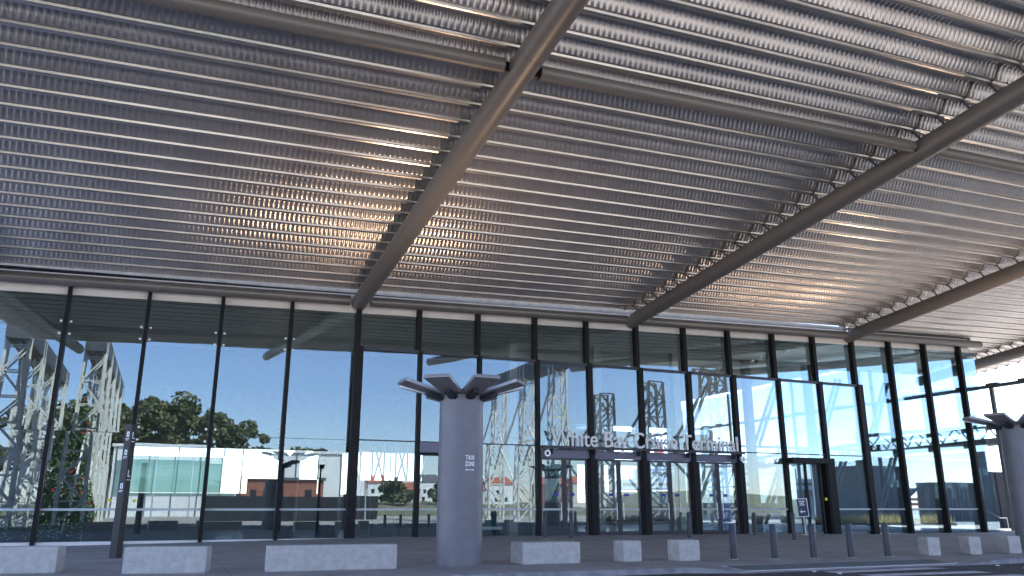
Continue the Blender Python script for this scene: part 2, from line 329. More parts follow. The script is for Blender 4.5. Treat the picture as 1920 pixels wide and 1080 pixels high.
for i in range(len(MX)-1):
    a, b = MX[i]+.02, MX[i+1]-.02
    pane(a, b, 40.0, 9.21, ztop(a)-.34, ztop(b)-.34, M['glass'])
    if not LOW(MX[i]):
        pane(a, b, 40.0, 4.66, 9.19, 9.19, M['glass']); pane(a, b, 40.0, .04 if a < 8 else max(zg(a),zg(b))+.06, 4.64, 4.64, M['glass'])
    else:
        pane(a, b, YL, 4.66, 9.15, 9.15, M['glassl'])
        if not (18 < a < 31 or 35 < a < 38): pane(a, b, YL, .06, 4.64, 4.64, M['glassl'])
    m = MB(); yy = (YL if LOW(MX[i]) else 40.0)-.016
    if not (18 < a < 31 or 35 < a < 38): m.box(a+.05,b-.05,yy-.002,yy+.002,1.30,1.40); m.build('safety_stripe', M['stripe'], T)
pane(52.2, 53.9, 40.0, 9.21, ztop(52.2)-.34, ztop(53.9)-.34, M['glass']); pane(52.2, 53.9, 40.0, 4.66, 9.19, 9.19, M['glass']); pane(52.2, 53.9, 40.0, -.3, 4.64, 4.64, M['glass'])
m = MB(); m.box(8.66,41.64,YL-.1,40.0,9.16,9.30); m.build('transom', M['frame'], T)
for a, b in zip(MX[6:16], MX[7:17]):
    m = MB(); m.box(a+.15,b-.05,YL-.03,YL+.06,4.62,4.68); m.build('glazing_joint', M['frame'], T)
m = MB(); xs_ = np.linspace(-13,8.2,12)
for a, b in zip(xs_[:-1], xs_[1:]): m.hexa([(a,39.93,zg(a)-.2),(b,39.93,zg(b)-.2),(b,40.1,zg(b)-.2),(a,40.1,zg(a)-.2),(a,39.93,.03),(b,39.93,.03),(b,40.1,.03),(a,40.1,.03)])
m.build('plinth', M['fascia'], T)
m = MB(); xs_ = np.linspace(42,54,8)
for a, b in zip(xs_[:-1], xs_[1:]): m.hexa([(a,39.9,zg(a)-.2),(b,39.9,zg(b)-.2),(b,40.1,zg(b)-.2),(a,40.1,zg(a)-.2),(a,39.9,zg(a)+.08),(b,39.9,zg(b)+.08),(b,40.1,zg(b)+.08),(a,40.1,zg(a)+.08)])
m.build('plinth', M['fascia'], T)
# doors
def door(x0, x1, sticker):
    f = MB(); y0, y1 = YL-.03, YL+.03; z0, z1 = .02, 4.02
    for q in ((x0,x0+.13,z0,z1),(x1-.13,x1,z0,z1)): f.box(q[0],q[1],y0,y1,q[2],q[3])
    f.box(x0+.13,x1-.13,y0,y1,z1-.1,z1); f.box(x0+.13,x1-.13,y0,y1,z0,z0+.18)
    d = f.build('door', M['frame'], T); pane(x0+.12, x1-.12, YL, z0+.17, z1-.09, z1-.09, M['glassl'], d)
    s = MB(); s.box(x0+.14,x1-.14,YL-.018,YL-.014,1.30,1.40); s.build('safety_stripe', M['stripe'], d)
    h_ = MB(); hx = x1-.2 if sticker else x0+.2; h_.tube((hx,YL-.1,.8),(hx,YL-.1,1.7),.018,n=10); h_.bar((hx,YL-.1,.85),(hx,YL-.02,.85),.02); h_.bar((hx,YL-.1,1.65),(hx,YL-.02,1.65),.02); h_.build('handle', M['clip'], d)
    k = MB(); sx = x1-.75 if sticker else x0+.2; k.box(sx+.1,sx+.4,YL-.02,YL-.015,2.05,2.2); k.build('blue_sticker', M['blue'], d)
for a, b in ((18.5,21.38),(21.94,24.72),(25.28,28.08),(28.64,31.38)):
    c = (a+b)/2; door(a, c-.01, True); door(c+.01, b, False)
m = MB(); m.box(18.45,31.55,YL-.05,YL+.05,4.04,4.46); m.build('bulkhead', M['bulk'], T)
for (a, b) in ((11.78,13.2),(13.22,14.8)): pass
m = MB(); m.box(11.78,14.86,YL-.20,YL-.03,4.12,4.62); m.build('bulkhead', M['bulk'], T)
m = MB(); m.box(11.72,14.9,YL-.30,YL-.02,3.98,4.11)
for x in (11.8,13.26,14.8): m.box(x-.06,x+.06,YL-.12,YL-.03,.02,3.97)
m.build('door_frame', M['black'], T)
m = MB(); m.box(35.0,38.3,YL-.85,YL-.02,4.06,4.38)
for x in (35.25,36.6,37.75): m.box(x-.07,x+.07,YL-.12,YL+.0,-.1,4.05)
m.build('door_frame', M['black'], T)
pane(35.3, 36.55, YL, .05, 4.05, 4.05, M['glassl']); pane(36.65, 37.7, YL, .05, 4.05, 4.05, M['glassl']); pane(35.2, 38.3, YL, 4.4, 4.64, 4.64, M['glassl'])
for x, z in ((-2.0,1.75),(-1.0,1.72)):
    m = MB(); m.tube((x,39.985,z),(x,39.980,z),.07,n=16); m.build('yellow_sticker', M['yellow'], T)
m = MB(); m.tube((38.0,YL-.135,1.95),(38.0,YL-.13,1.95),.1,n=16); m.build('yellow_sticker', M['yellow'], T)
# inside: floor, walls, roof, rear glazing
m = MB(); m.box(-13,53.8,40.05,78,-.3,.012); m.build('hall_floor', M['floor'], T)
m = MB(); m.hexa([(-13,40.13,11.7),(54,40.13,13.2),(54,78.5,13.2),(-13,78.5,11.7),(-13,40.13,12.1),(54,40.13,13.6),(54,78.5,13.6),(-13,78.5,12.1)]); m.build('hall_roof', M['ceil'], T)
for k in range(16):  # added pale bars imitate the bright canopy rib lines reflected in the glass
    y = 41.2+k*1.045; m = MB(); z0, z1 = 11.7+(.7/67)*13, 0
    m.hexa([(-12.6,y,11.5),(53.6,y,13.0),(53.6,y+.1,13.0),(-12.6,y+.1,11.5),(-12.6,y,11.69),(53.6,y,13.18),(53.6,y+.1,13.18),(-12.6,y+.1,11.69)]); m.build('rib_reflection_bar', M['lattice'], T)
m = MB(); m.box(-13,-12.7,40.1,78,0,11.6); m.build('side_wall', M['inwall'], T)
m = MB(); m.box(-12.7,35.4,77.7,78,0,2.7); m.box(-12.7,35.4,77.7,78,6.6,13.4)
for q in ((-12.7,-2.6,2.7,6.6),(7.2,10.6,2.7,4.0),(11.4,13.4,2.7,4.0),(16.2,17,2.7,6.6),(17,23.6,2.7,4.0),(23.6,35.4,2.7,6.6)): m.box(q[0],q[1],77.7,78,q[2],q[3])
m.box(35.4,54,77.7,78,10.2,13.6); m.box(35.4,54,77.7,78,0,2.0); m.box(35.4,54,77.75,77.95,5.9,6.5)
m.box(35.4,44.6,77.72,77.98,6.5,10.2); m.box(35.4,40.0,77.72,77.98,2.0,5.9)
for x in np.arange(44.8,54,4.6): m.box(x+3.0,x+4.6,77.72,77.98,6.5,10.2)
m.build('rear_wall', M['inwall'], T)
for x in np.arange(35.6,55,4.6): m = MB(); m.box(x-.35,x+.35,77.4,77.7,0,12.3); m.build('rear_column', M['lattice_in'], T)
for x in np.arange(35.6,53,4.6): pane(x+.35, x+4.25, 77.6, 6.5, 10.2, 10.2, M['glassr']); pane(x+.35, x+4.25, 77.6, 2.0, 5.9, 5.9, M['glassr'])
for y in (40.2,49.6,59,68.4):
    m = MB(); c = y+4.65; m.box(53.85,53.87,y,y+9.3,0.05,12.9); m.build('side_glass_pane', M['glassr'], T)
    m = MB(); m.box(53.75,53.97,y+9.3,y+9.5,0,13); m.build('mullion', M['black'], T)
for x0, x1, z0, z1 in ((-2.6,1.2,5.85,6.6),(1.2,5,5.85,6.6),(5,6.6,2.7,6.6),(6.6,10,4.0,6.6),(10,13.4,4.0,6.6),(6.6,7.2,2.7,4.0),(10.6,11.4,2.7,4.0),(13.4,16.2,2.7,6.6),(17,20.3,4,6.6),(20.3,23.6,4,6.6)):
    pane(x0+.05, x1-.05, 77.85, z0+.02, z1-.02, z1-.02, M['glassr']); m = MB(); m.box(x1-.06,x1+.06,77.6,77.69,z0,z1); m.build('rear_mullion', M['black'], T)
for x0 in (-2.6,-.7,1.2,3.1):
    pane(x0+.03, x0+1.87, 77.85, 2.72, 5.83, 5.83, M['glasst'], name='tinted_pane'); m = MB(); m.box(x0-.05,x0+.05,77.6,77.69,2.7,5.85); m.build('rear_mullion', M['black'], T)
for k in range(6):
    x = 17.3+k*1.15; m = MB(); m.bar((x,77.4,.1),(x,77.4,7.6),.16); m.bar((x,77.25,3.6),(x+(1.0 if k%2 else -1.0),77.25,7.2),.16); m.build('rear_brace', M['tie'], T)
# braced inside steel frame on the right half
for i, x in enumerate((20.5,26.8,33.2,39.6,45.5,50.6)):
    m = MB(); m.box(x-.28,x+.28,47.8,48.3,0,12.2); m.build('inside_column', M['lattice'] if x < 38 else M['lattice_in'], T)  # columns and braces on the left are coloured pale to look sunlit
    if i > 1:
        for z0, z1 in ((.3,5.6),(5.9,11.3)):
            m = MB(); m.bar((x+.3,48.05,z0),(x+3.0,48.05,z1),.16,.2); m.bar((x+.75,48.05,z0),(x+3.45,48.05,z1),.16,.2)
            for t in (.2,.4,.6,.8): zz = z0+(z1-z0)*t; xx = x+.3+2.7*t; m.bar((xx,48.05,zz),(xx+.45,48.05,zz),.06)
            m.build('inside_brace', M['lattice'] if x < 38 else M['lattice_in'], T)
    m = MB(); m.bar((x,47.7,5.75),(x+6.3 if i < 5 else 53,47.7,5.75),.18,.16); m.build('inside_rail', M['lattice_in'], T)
# mezzanine truss lit from the rear
for x in (38.5,45): m = MB(); m.box(x,x+4.2,66,66.3,6.9,8.4); m.build('mezzanine_panel', M['shed'], T)

# ------------------------------------------------------------------ sign letters
def text_mesh(body, width, height, depth, name, bold=.006):
    cu = bpy.data.curves.new(name, 'FONT'); cu.body = body; cu.extrude = .1; cu.resolution_u = 6; cu.offset = bold
    o = bpy.data.objects.new(name, cu); COL.objects.link(o); bpy.context.view_layer.update()
    me = bpy.data.meshes.new_from_object(o.evaluated_get(bpy.context.evaluated_depsgraph_get())); bpy.data.objects.remove(o); bpy.data.curves.remove(cu)
    n = len(me.vertices); v = np.zeros(n*3, np.float32); me.vertices.foreach_get('co', v); v = v.reshape(-1,3)
    x0, x1 = v[:,0].min(), v[:,0].max(); capz = v[:,1].max()
    v2 = np.stack([(v[:,0]-x0)/(x1-x0)*width, -np.sign(v[:,2])*depth/2, v[:,1]/capz*height], -1)
    return me, v2
sg = empty('terminal_sign', 'White Bay Cruise Terminal lettering standing on a dark rail above the doors', 'sign', (18.7,39.18,4.5))
m = MB(); m.box(-.25,13.05,-.06,.06,0,.12)
for x in (.4,3.0,5.9,9.2,12.4): m.box(x-.03,x+.03,.0,.4,-.28,-.0)
m.build('rail', M['frame'], sg)
me, v2 = text_mesh('White Bay Cruise Terminal', 12.3, .86, .09, 'letters'); me.vertices.foreach_set('co', v2.reshape(-1)); me.update(); me.materials.clear(); me.materials.append(M['white'])
lo = bpy.data.objects.new('letters', me); COL.objects.link(lo); lo.parent = sg; lo.location = (.3,0,.15)
for x in (.05,12.85):
    m = MB(); n_ = 24
    for i in range(n_):
        a, b = 2*math.pi*i/n_, 2*math.pi*(i+1)/n_; z = -.27
        m.hexa([(x+.10*math.cos(a),-.08,z+.10*math.sin(a)),(x+.17*math.cos(a),-.08,z+.17*math.sin(a)),(x+.17*math.cos(b),-.08,z+.17*math.sin(b)),(x+.10*math.cos(b),-.08,z+.10*math.sin(b)),
                (x+.10*math.cos(a),.02,z+.10*math.sin(a)),(x+.17*math.cos(a),.02,z+.17*math.sin(a)),(x+.17*math.cos(b),.02,z+.17*math.sin(b)),(x+.10*math.cos(b),.02,z+.10*math.sin(b))])
    m.build('ring', M['clip'], sg)

# ------------------------------------------------------------------ pillars with petal heads
def petal_mesh():
    m = MB(); r0, r1, z0, z1, w0, w1, t = .66, 1.72, 4.33, 4.60, .27, .36, .09
    m.hexa([(r0,-w0,z0),(r1,-w1,z1),(r1,w1,z1),(r0,w0,z0),(r0-.03,-w0,z0+t),(r1-.03,-w1,z1+t),(r1-.03,w1,z1+t),(r0-.03,w0,z0+t)]); return m
def arm_mesh():
    m = MB(); m.bar((.50,0,4.21),(1.02,0,4.36),.16,.10); m.tube((.62,-.13,4.26),(.62,.13,4.26),.05,n=10); return m
def make_pillar(label, loc, view_az, txt=False, lit=False):
    p = empty('petal_pillar', label, 'pillar', loc, 0, 'pillars with petal heads')
    m = MB(); m.lathe([(.62,0),(.62,.015),(.598,.02),(.594,2.4),(.585,4.30),(.585,4.46),(.50,4.46),(.50,4.2),(.0,4.2)], n=72); m.build('shaft', M['pillar'], p, smooth=True)
    base = -math.pi/2 - view_az
    for k in range(8):
        a = base + R(22.5+45*k); o = petal_mesh().build('petal', M['petal'], p, bevel=.012); o.rotation_euler = (0,0,a)
        q = arm_mesh().build('arm', M['boll'], o)
    if lit:
        m = MB(); m.lathe([(.0,4.14),(.22,4.14),(.23,4.12)], .24, 0, n=32); m.build('uplight', M['lamp'], p)
    return p
VA = math.atan2(7.27,20.53)
pil = make_pillar('broad grey steel pillar with TAXI ZONE lettering and eight raised petals', (7.27,20.53,0), VA)
make_pillar('grey petal topped pillar cut off by the right edge, beside the smallest concrete cubes', (28.75,20.05,0), R(55), lit=False)
for lab_, loc_ in (('upward floodlight on a post hidden behind the TAXI ZONE pillar',(9.5,25.6,0)),('upward floodlight on a post beyond the right edge under the third roof beam',(39.9,27,0))):
    fl = empty('floodlight', lab_, 'floodlight', (loc_[0],loc_[1],zp(loc_[0],loc_[1])), 0, 'warm upward floodlights')
    m = MB(); m.lathe([(.16,0),(.16,.02),(.06,.03),(.05,3.9)], n=20); m.build('post', M['boll'], fl, smooth=True)
    m = MB(); m.lathe([(.05,3.9),(.2,3.95),(.26,4.2),(.245,4.2),(.235,4.14)], n=28); m.build('housing', M['boll'], fl, smooth=True)
    m = MB(); m.lathe([(.0,4.15),(.232,4.15),(.236,4.13)], n=28); m.build('lens', M['lamp'], fl)
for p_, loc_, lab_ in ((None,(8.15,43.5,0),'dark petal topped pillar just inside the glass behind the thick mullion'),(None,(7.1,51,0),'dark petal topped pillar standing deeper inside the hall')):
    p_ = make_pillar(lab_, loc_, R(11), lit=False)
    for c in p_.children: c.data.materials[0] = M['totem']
def curved_text(body, wd, ht, z, ang, r=.603):
    me, v = text_mesh(body, wd, ht, .006, 'lettering', .025); a = ang + (v[:,0]-wd/2)/r; rr = r - v[:,1]
    me.vertices.foreach_set('co', np.stack([rr*np.cos(a), rr*np.sin(a), v[:,2]+z], -1).astype(np.float32).reshape(-1)); me.update(); me.materials.clear(); me.materials.append(M['white'])
    o = bpy.data.objects.new('lettering', me); COL.objects.link(o); o.parent = pil
ta = -math.pi/2 - VA + R(24)
curved_text('TAXI', .25, .115, 2.62, ta); curved_text('ZONE', .27, .115, 2.46, ta)
m = MB(); z = 2.36
for i in range(8):
    a0 = ta-.19+.38*i/8; a1 = a0+.38/8; f = lambda a, r, zz: (r*math.cos(a), r*math.sin(a), zz)
    m.hexa([f(a0,.598,z-.008),f(a1,.598,z-.008),f(a1,.604,z-.008),f(a0,.604,z-.008),f(a0,.598,z+.008),f(a1,.598,z+.008),f(a1,.604,z+.008),f(a0,.604,z+.008)])
for s in (-1, 1):
    a = ta+s*.21; a2 = ta+s*.15; m.quad(f(a,.604,z),f(a2,.604,z+.028),f(a2-s*.002,.604,z),f(a2,.604,z-.028))
m.build('lettering', M['white'], pil)

# ------------------------------------------------------------------ concrete blocks, bollards, totem, small sign
def block(name, label, p, q, depth, h, ch=.03):
    p = Vector((*p,0)); q = Vector((*q,0)); t = (q-p).normalized(); n = Vector((-t.y,t.x,0)); L_ = (q-p).length
    m = MB(); m.box(0,L_,0,depth,0,h); o = m.build(name, M['block'], bevel=ch, seg=2); o.location = p + Vector((0,0,zp(p.x,p.y)-.005)); o.rotation_euler = (0,0,math.atan2(t.y,t.x))
    return tag(o, label, 'concrete block', 'pale concrete blocks along the kerb')
block('concrete_bench', 'pale concrete block cut off by the left edge of the pavement', (-5.2,22.15), (-1.97,21.42), .55, .575)
block('concrete_bench', 'pale concrete block in front of the leaning dark totem', (-.60,20.51), (1.12,20.1), .55, .575)
block('concrete_bench', 'longest fully visible concrete block, left of the TAXI ZONE pillar', (2.39,19.9), (5.4,19.69), .5, .575)
block('concrete_bench', 'concrete block just right of the TAXI ZONE pillar', (8.78,19.88), (10.45,19.85), .86, .55)
block('concrete_cube', 'small concrete cube below the lettering, next to the long blocks', (11.72,19.78), (12.30,19.78), .55, .55)
block('concrete_cube', 'small concrete cube beside the first dark bollard', (13.31,19.47), (14.02,19.50), .55, .56)
for i, (p, q) in enumerate((((21.89,18.73),(22.25,18.58)),((23.59,18.65),(23.94,18.49)),((25.31,18.58),(25.68,18.42)))):
    block('concrete_cube', ('small concrete cube right after the last dark bollard', 'middle of the three small concrete cubes near the right edge', 'small concrete cube beneath the pillar at the right edge')[i], p, q, .63, .55)
def bollard(label, x, y, h, group):
    b = empty('bollard', label, 'bollard', (x,y,zp(x,y)), 0, group)
    m = MB(); m.lathe([(.095,0),(.095,h-.02),(.085,h),(0,h)], n=24); m.build('post', M['boll'], b, smooth=True)
    m = MB(); m.lathe([(.16,0),(.16,.006),(.09,.012)], n=24); m.build('base_plate', M['galv'], b, smooth=True)
for i, (x, y) in enumerate(((15.28,19.66),(16.53,19.4),(17.75,19.15),(18.98,18.95),(20.38,18.9))):
    bollard(('dark bollard nearest the small concrete cube below the lettering','second dark bollard in the kerb row, counted from the doors side','middle dark bollard of the kerb row of five','fourth dark bollard in the kerb row, below the right hand panes','last dark bollard of the kerb row, beside the three cubes')[i], x, y, .965, 'bollards along the drain')
for i, (x, y, h) in enumerate(((17.25,36.4,1.22),(17.8,34.7,1.2),(23.67,33.7,1.2),(29.65,36.2,1.2),(26.85,30.1,1.23))):
    bollard(('tall dark bollard nearest the left entrance door','tall dark bollard behind the block right of the pillar','tall dark bollard behind the cube below the word Terminal','tall dark bollard close to the glass right of the entrance doors','tall dark bollard beside the small blue notice')[i], x, y, h, 'taller bollards near the doors')
tt = empty('wayfinding_totem', 'tall dark square totem post with small white pictograms', 'totem', (-1.02,27.75,zp(-1,27.7)), R(-38))
m = MB(); m.hexa([(-.125,-.125,0),(.125,-.125,0),(.125,.125,0),(-.125,.125,0),(-.115,-.115,3.95),(.115,-.115,3.95),(.115,.115,3.95),(-.115,.115,3.95)]); m.build('post', M['totem'], tt, bevel=.01)
m = MB(); f = lambda x, y: None
def mark(x0, x1, z0, z1, side):
    d = .125-.0025*z0+.002
    if side: m.box(d-.001,d+.002,x0,x1,z0,z1)
    else: m.box(x0,x1,-d-.002,-d+.001,z0,z1)
for z0 in (3.55, 3.0, 2.0): 
    mark(-.04,.05,z0,z0+.025,0); mark(-.04,-.01,z0+.025,z0+.13,0); mark(.02,.05,z0+.025,z0+.13,0); mark(-.04,.05,z0+.13,z0+.16,0)
    mark(-.07,.07,z0-.06,z0-.045,0); mark(-.07,.04,z0-.10,z0-.085,0)
for z0 in (3.5, 2.35): mark(-.06,.06,z0,z0+.03,1); mark(-.06,-.02,z0+.03,z0+.2,1); mark(-.08,.08,z0-.1,z0-.08,1)
m.build('pictograms', M['white'], tt)
ns = empty('notice_stand', 'small navy notice on a thin leaning white stand by the dark doorway', 'sign', (33.6,36.7,zp(33.6,36.7)), R(-30))
m = MB(); m.box(-.28,.28,-.02,.02,1.0,1.95); m.build('panel', M['navy'], ns)
m = MB()
for q in ((-.31,-.27,.97,1.98),(.27,.31,.97,1.98),(-.27,.27,.97,1.01),(-.27,.27,1.94,1.98)): m.box(q[0],q[1],-.03,.03,q[2],q[3])
m.bar((0,0,.02),(0,0,.97),.04); m.box(-.22,.22,-.12,.12,0,.02); m.build('stand', M['white'], ns)
m = MB()
for z, w in ((1.80,.17),(1.70,.12),(1.60,.14)): m.box(-w,w,-.026,-.022,z,z+.05)
m.box(-.08,.14,-.026,-.022,1.24,1.29); m.quad((-.17,-.026,1.265),(-.05,-.026,1.16),(-.05,-.026,1.265),(-.05,-.026,1.37)); m.build('arrow', M['white'], ns)
ns.rotation_euler = (0, R(-3), R(-30))

# ------------------------------------------------------------------ things inside the glass
def foliage(name, n, fn, size, mt, parent, flat=.5):
    V = np.zeros((n*4,3), np.float32); F = np.arange(n*4).reshape(-1,4)
    for i in range(n):
        p = np.array(fn()); d = rng.normal(size=3); d /= np.linalg.norm(d); e = np.cross(d, rng.normal(size=3)); e /= np.linalg.norm(e); s = size*rng.uniform(.6,1.3)
        V[4*i:4*i+4] = [p-d*s-e*s*flat, p+d*s-e*s*flat, p+d*s+e*s*flat, p-d*s+e*s*flat]
    me = bpy.data.meshes.new(name); me.from_pydata(V.tolist(), [], F.tolist()); me.materials.append(mt); o = bpy.data.objects.new(name, me); COL.objects.link(o)
    if parent: o.parent = parent
    return o
ct = empty('decorated_fir', 'tall narrow green fir with red baubles mirrored among the left lattice posts', 'decorated tree', (-8.0,-9.5,-.17))
def cone():
    z = 12.6*(1-rng.uniform()**.6); r = 3.0*(1-z/13)*rng.uniform(.25,1)**.5; a = rng.uniform(0,6.283); return (r*math.cos(a), r*math.sin(a), z+.1)
foliage('crown', 4200, cone, .17, M['pine'], ct); m = MB(); m.tube((0,0,0),(0,0,12.4),.16,.03,n=8); m.build('trunk', M['trunk'], ct)
m = MB()
for _ in range(110):
    x, y, z = cone(); m.lathe([(0,z-.15),(.13,z-.07),(.13,z+.07),(0,z+.15)], x, y, n=7)
b = m.build('baubles', M['red'], ct, smooth=True); b['kind'] = 'stuff'
fb = empty('flower_planter', 'low planter of dark leaves with pink flowers behind the left panes', 'planter', (-5.3,41.6,.012))
m = MB(); m.box(-2.1,2.3,-.55,.55,0,.45); m.build('trough', M['totem'], fb, bevel=.02)
bx_ = lambda: (rng.uniform(-2.1,2.3), rng.uniform(-.6,.6), .42+abs(rng.normal())*.3)
o = foliage('leaves', 1500, bx_, .08, M['pine'], fb)
o = foliage('pale_leaves', 260, lambda: (rng.uniform(-2.1,2.3), -.62+rng.uniform(-.05,.1), rng.uniform(.12,.8)), .035, M['gdot'], fb); o['kind'] = 'stuff'
o = foliage('flowers', 120, bx_, .06, M['bloom'], fb); o['kind'] = 'stuff'
for i, (x, w, h_) in enumerate(((9.3,1.0,1.0),(10.5,1.0,1.05),(11.9,.9,1.0))):
    m = MB(); m.box(-w/2,w/2,-.3,.3,.08,h_); c = m.build('storage_cabinet', M['cab'], bevel=.015); c.location = (x,41.6,.012)
    tag(c, ('brown cabinet behind the glass beside the thick mullion','taller brown cabinet in the middle of three behind the glass','narrower brown cabinet nearest the side doorway behind glass')[i], 'cabinet', 'cabinets inside the glass')
    q = MB(); q.box(-w/2+.03,w/2-.03,-.325,-.302,.12,h_-.04); q.build('door', M['cab'], c); k = MB(); k.box(-w/2+.1,-w/2+.22,-.345,-.326,.6,.63); k.build('handle', M['clip'], c)
sf = empty('waiting_bench', 'low teal bench with pale seat edge inside the glass right of the pillar', 'bench', (15.6,41.2,.012))
m = MB(); m.box(-1.3,1.3,-.3,.4,.3,.45); m.build('seat', M['shed'], sf, bevel=.03); m = MB(); m.box(-1.3,1.3,.4,.55,.3,.95); m.build('backrest', M['sofa'], sf, bevel=.03)
for sx in (-1.1,1.1): m = MB(); m.box(sx-.05,sx+.05,-.25,.45,0,.3); m.build('leg', M['black'], sf)

# ------------------------------------------------------------------ old crane gantries standing beyond the canopy (seen in the glass)
def gantry(label, X, ys, top, w=1.3):
    g = empty('steel_gantry', label, 'gantry', (X,ys[0],-.17), 0, 'old steel gantries')
    for i, y in enumerate(ys):
        y -= ys[0]; m = MB(); tp = top if y+ys[0] < 1 else 13.2
        hw = lambda z: 1.15-.35*z/tp
        for sx in (-1,1):
            for dy in (0, w): m.bar((sx*hw(0),y+dy,0),(sx*hw(tp),y+dy,tp),.22,.2)
        n = 8
        for k in range(n):
            z0, z1 = tp*k/n, tp*(k+1)/n; q = 1 if k % 2 else -1
            for dy in (0, w):
                m.bar((q*hw(z0),y+dy,z0),(-q*hw(z1),y+dy,z1),.14); m.bar((-hw(z1),y+dy,z1),(hw(z1),y+dy,z1),.11)
            for sx in (-1,1): m.bar((sx*hw(z0),y,z0),(sx*hw(z1),y+w,z1),.1)
        m.build('lattice_column', M['lattice'], g)
        if i+1 < len(ys):
            y2 = ys[i+1]-ys[0]; m = MB(); m.bar((0,y+w*.4,tp*.93),(0,y2+.4,tp*.35),.2); m.bar((0,y2+w*.4,tp*.6),(0,y+.4,tp*.1),.18); m.build('brace', M['lattice'], g)
    ya, yb = (1.3 if X > 30 else 2.0)-ys[0], ys[-1]-ys[0]-1.5; ya = min(ya, 2)
    m = MB(); m.box(-.9,.9,yb,ya,top-1.7,top); m.build('top_beam', M['darkbeam'], g)  # shadow side of the beam put into its dark grey colour
    return g
gantry('pale lattice gantry row just beyond the canopy, mirrored in the left panes', -7.0, [-4,-12,-20,-28,-36], 17.4)
gantry('outer pale lattice gantry row farthest left in the mirrored view', -12.6, [0,-9,-18,-27], 17.4)
gantry('pale lattice gantry row mirrored in the panes above the lettering', 42.3, [23,13.5,4,-6.5,-16,-26,-36], 19.4)
# ------------------------------------------------------------------ across the street (all seen in the glass)
hl = np.zeros((41,9,3))
for i, x in enumerate(np.linspace(-140,240,41)):
    for j, y in enumerate(np.linspace(-260,-90,9)):
        hl[i,j] = (x,y,-.3+max(0,(-100-y))*.05*(1+.4*math.sin(x*.03)))
tag(grid_mesh('hill', hl, M['hill'], smooth=True), kind='structure')
def building(name, label, cat, x0, x1, y0, y1, z0, h, wall, roofm, wins=(), group=None, gable=0):
    b = empty(name, label, cat, ((x0+x1)/2,(y0+y1)/2,z0), 0, group); hx, hy = (x1-x0)/2, (y1-y0)/2
    m = MB(); m.box(-hx,hx,-hy,hy,-1,h); m.build('wall', wall, b)
    m = MB()
    if gable:
        m.hexa([(-hx-.3,-hy-.3,h+.005),(hx+.3,-hy-.3,h+.005),(hx+.3,hy+.3,h+.005),(-hx-.3,hy+.3,h+.005),(-hx*.7,-.1,h+gable),(hx*.7,-.1,h+gable),(hx*.7,.1,h+gable),(-hx*.7,.1,h+gable)])
    else: m.box(-hx-.3,hx+.3,-hy-.3,hy+.3,h+.005,h+.45)
    m.build('roof', roofm, b)
    for (wx, wz, ww, wh) in wins: m = MB(); m.box(wx-ww/2,wx+ww/2,hy-.05,hy+.04,wz,wz+wh); m.build('window', M['win'], b)
    return b
wb = building('wharf_shed', 'long white clad shed across the road, mirrored in the left panes', 'shed', -7,34,-84,-70,-.17,11.4,M['shed'],M['shed'])
m = MB(); m.box(-20,-1.5,6.95,7.06,3.4,9.2); m.build('teal_window_band', M['teal'], wb)
for x in range(-20,20,4): m = MB(); m.box(x-.07,x+.07,7.0,7.12,0,11.3); m.build('cladding_post', M['roof'], wb)
building('brick_building', 'low red brick building with dark windows in front of the white shed', 'building', 12,24.5,-67,-58,-.17,6.3,M['brick'],M['roof'],[(-4.3,3.4,.9,1.3),(-2.4,3.4,.9,1.3),(3.8,3.4,1.1,1.4)])
m = MB(); m.box(6,30,-43,-42.6,-.2,2.7); m.box(6,30,-42.9,-42.55,2.71,3.3); tag(m.build('retaining_wall', M['hoard']), 'long black retaining wall across the road below the brick building', 'wall')
for i, (x0, x1, y, z0, h, wm) in enumerate(((46,53,-150,2,5.5,'cream'),(55,61,-158,2.4,6.5,'shed'),(62,70,-150,2,4.6,'cream'),(72,80,-160,2.4,7,'shed'),(83,91,-152,2,5,'cream'),(95,104,-160,2.5,6.5,'shed'),(108,118,-150,2,6,'brick'),(122,132,-156,2.2,7,'cream'),(40,46,-128,1.2,4,'brick'))):
    building('house', ('cream house with red tiled roof, nearest the white shed','tall white house between two cream ones','wide cream house with low walls','tallest white house on the hill','cream house left of the gantry','broad white house behind the gantry','brick house beyond the gantry','cream house farthest along the hill','small brick cottage below the white houses')[i], 'house', x0,x1,y-8,y,z0,h,M[wm],M['tiles'] if i != 3 else M['roof'],[(-2,1.2,1,1.3),(1.5,1.2,1,1.3),(-1.5,3.6,1,1.1)] if h > 5 else [(-1.6,1.2,1,1.2),(1.2,1.2,1,1.2)],'houses on the hill',gable=2.2)
building('dark_backdrop', 'long dark grey warehouse at the far right end, added to darken the mirrored sky in the right panes', 'backdrop', 100,150,-32,24,-.17,8.5,M['roof'],M['darkbeam'])  # invented dark block, added so the right panes reflect less bright sky
def crown_mesh(seed, w, h):
    r2 = np.random.default_rng(seed); blobs = [(r2.normal(0,w*.34,2), h*r2.uniform(.42,.92), w*r2.uniform(.10,.24)) for _ in range(26)]
    def fn():
        (c, z, r) = blobs[r2.integers(len(blobs))]; d = r2.normal(size=3); d /= np.linalg.norm(d); d *= r*r2.uniform(.55,1)**.5; return (c[0]+d[0], c[1]+d[1], z+d[2]*.8)
    return fn
def tree(label, x, y, z, w, h, seed):
    t = empty('gum_tree', label, 'tree', (x,y,z), 0, 'gum trees beyond the shed')
    m = MB(); m.tube((0,0,-.5),(.2,.1,h*.5),.45,.28,n=8); m.tube((.2,.1,h*.48),(w*.2,.3,h*.8),.25,.08,n=6); m.tube((.2,.1,h*.45),(-w*.22,-.2,h*.75),.22,.07,n=6); m.build('trunk', M['trunk'], t)
    foliage('crown', 3200, crown_mesh(seed,w,h), .38, M['leaf'], t, .6)
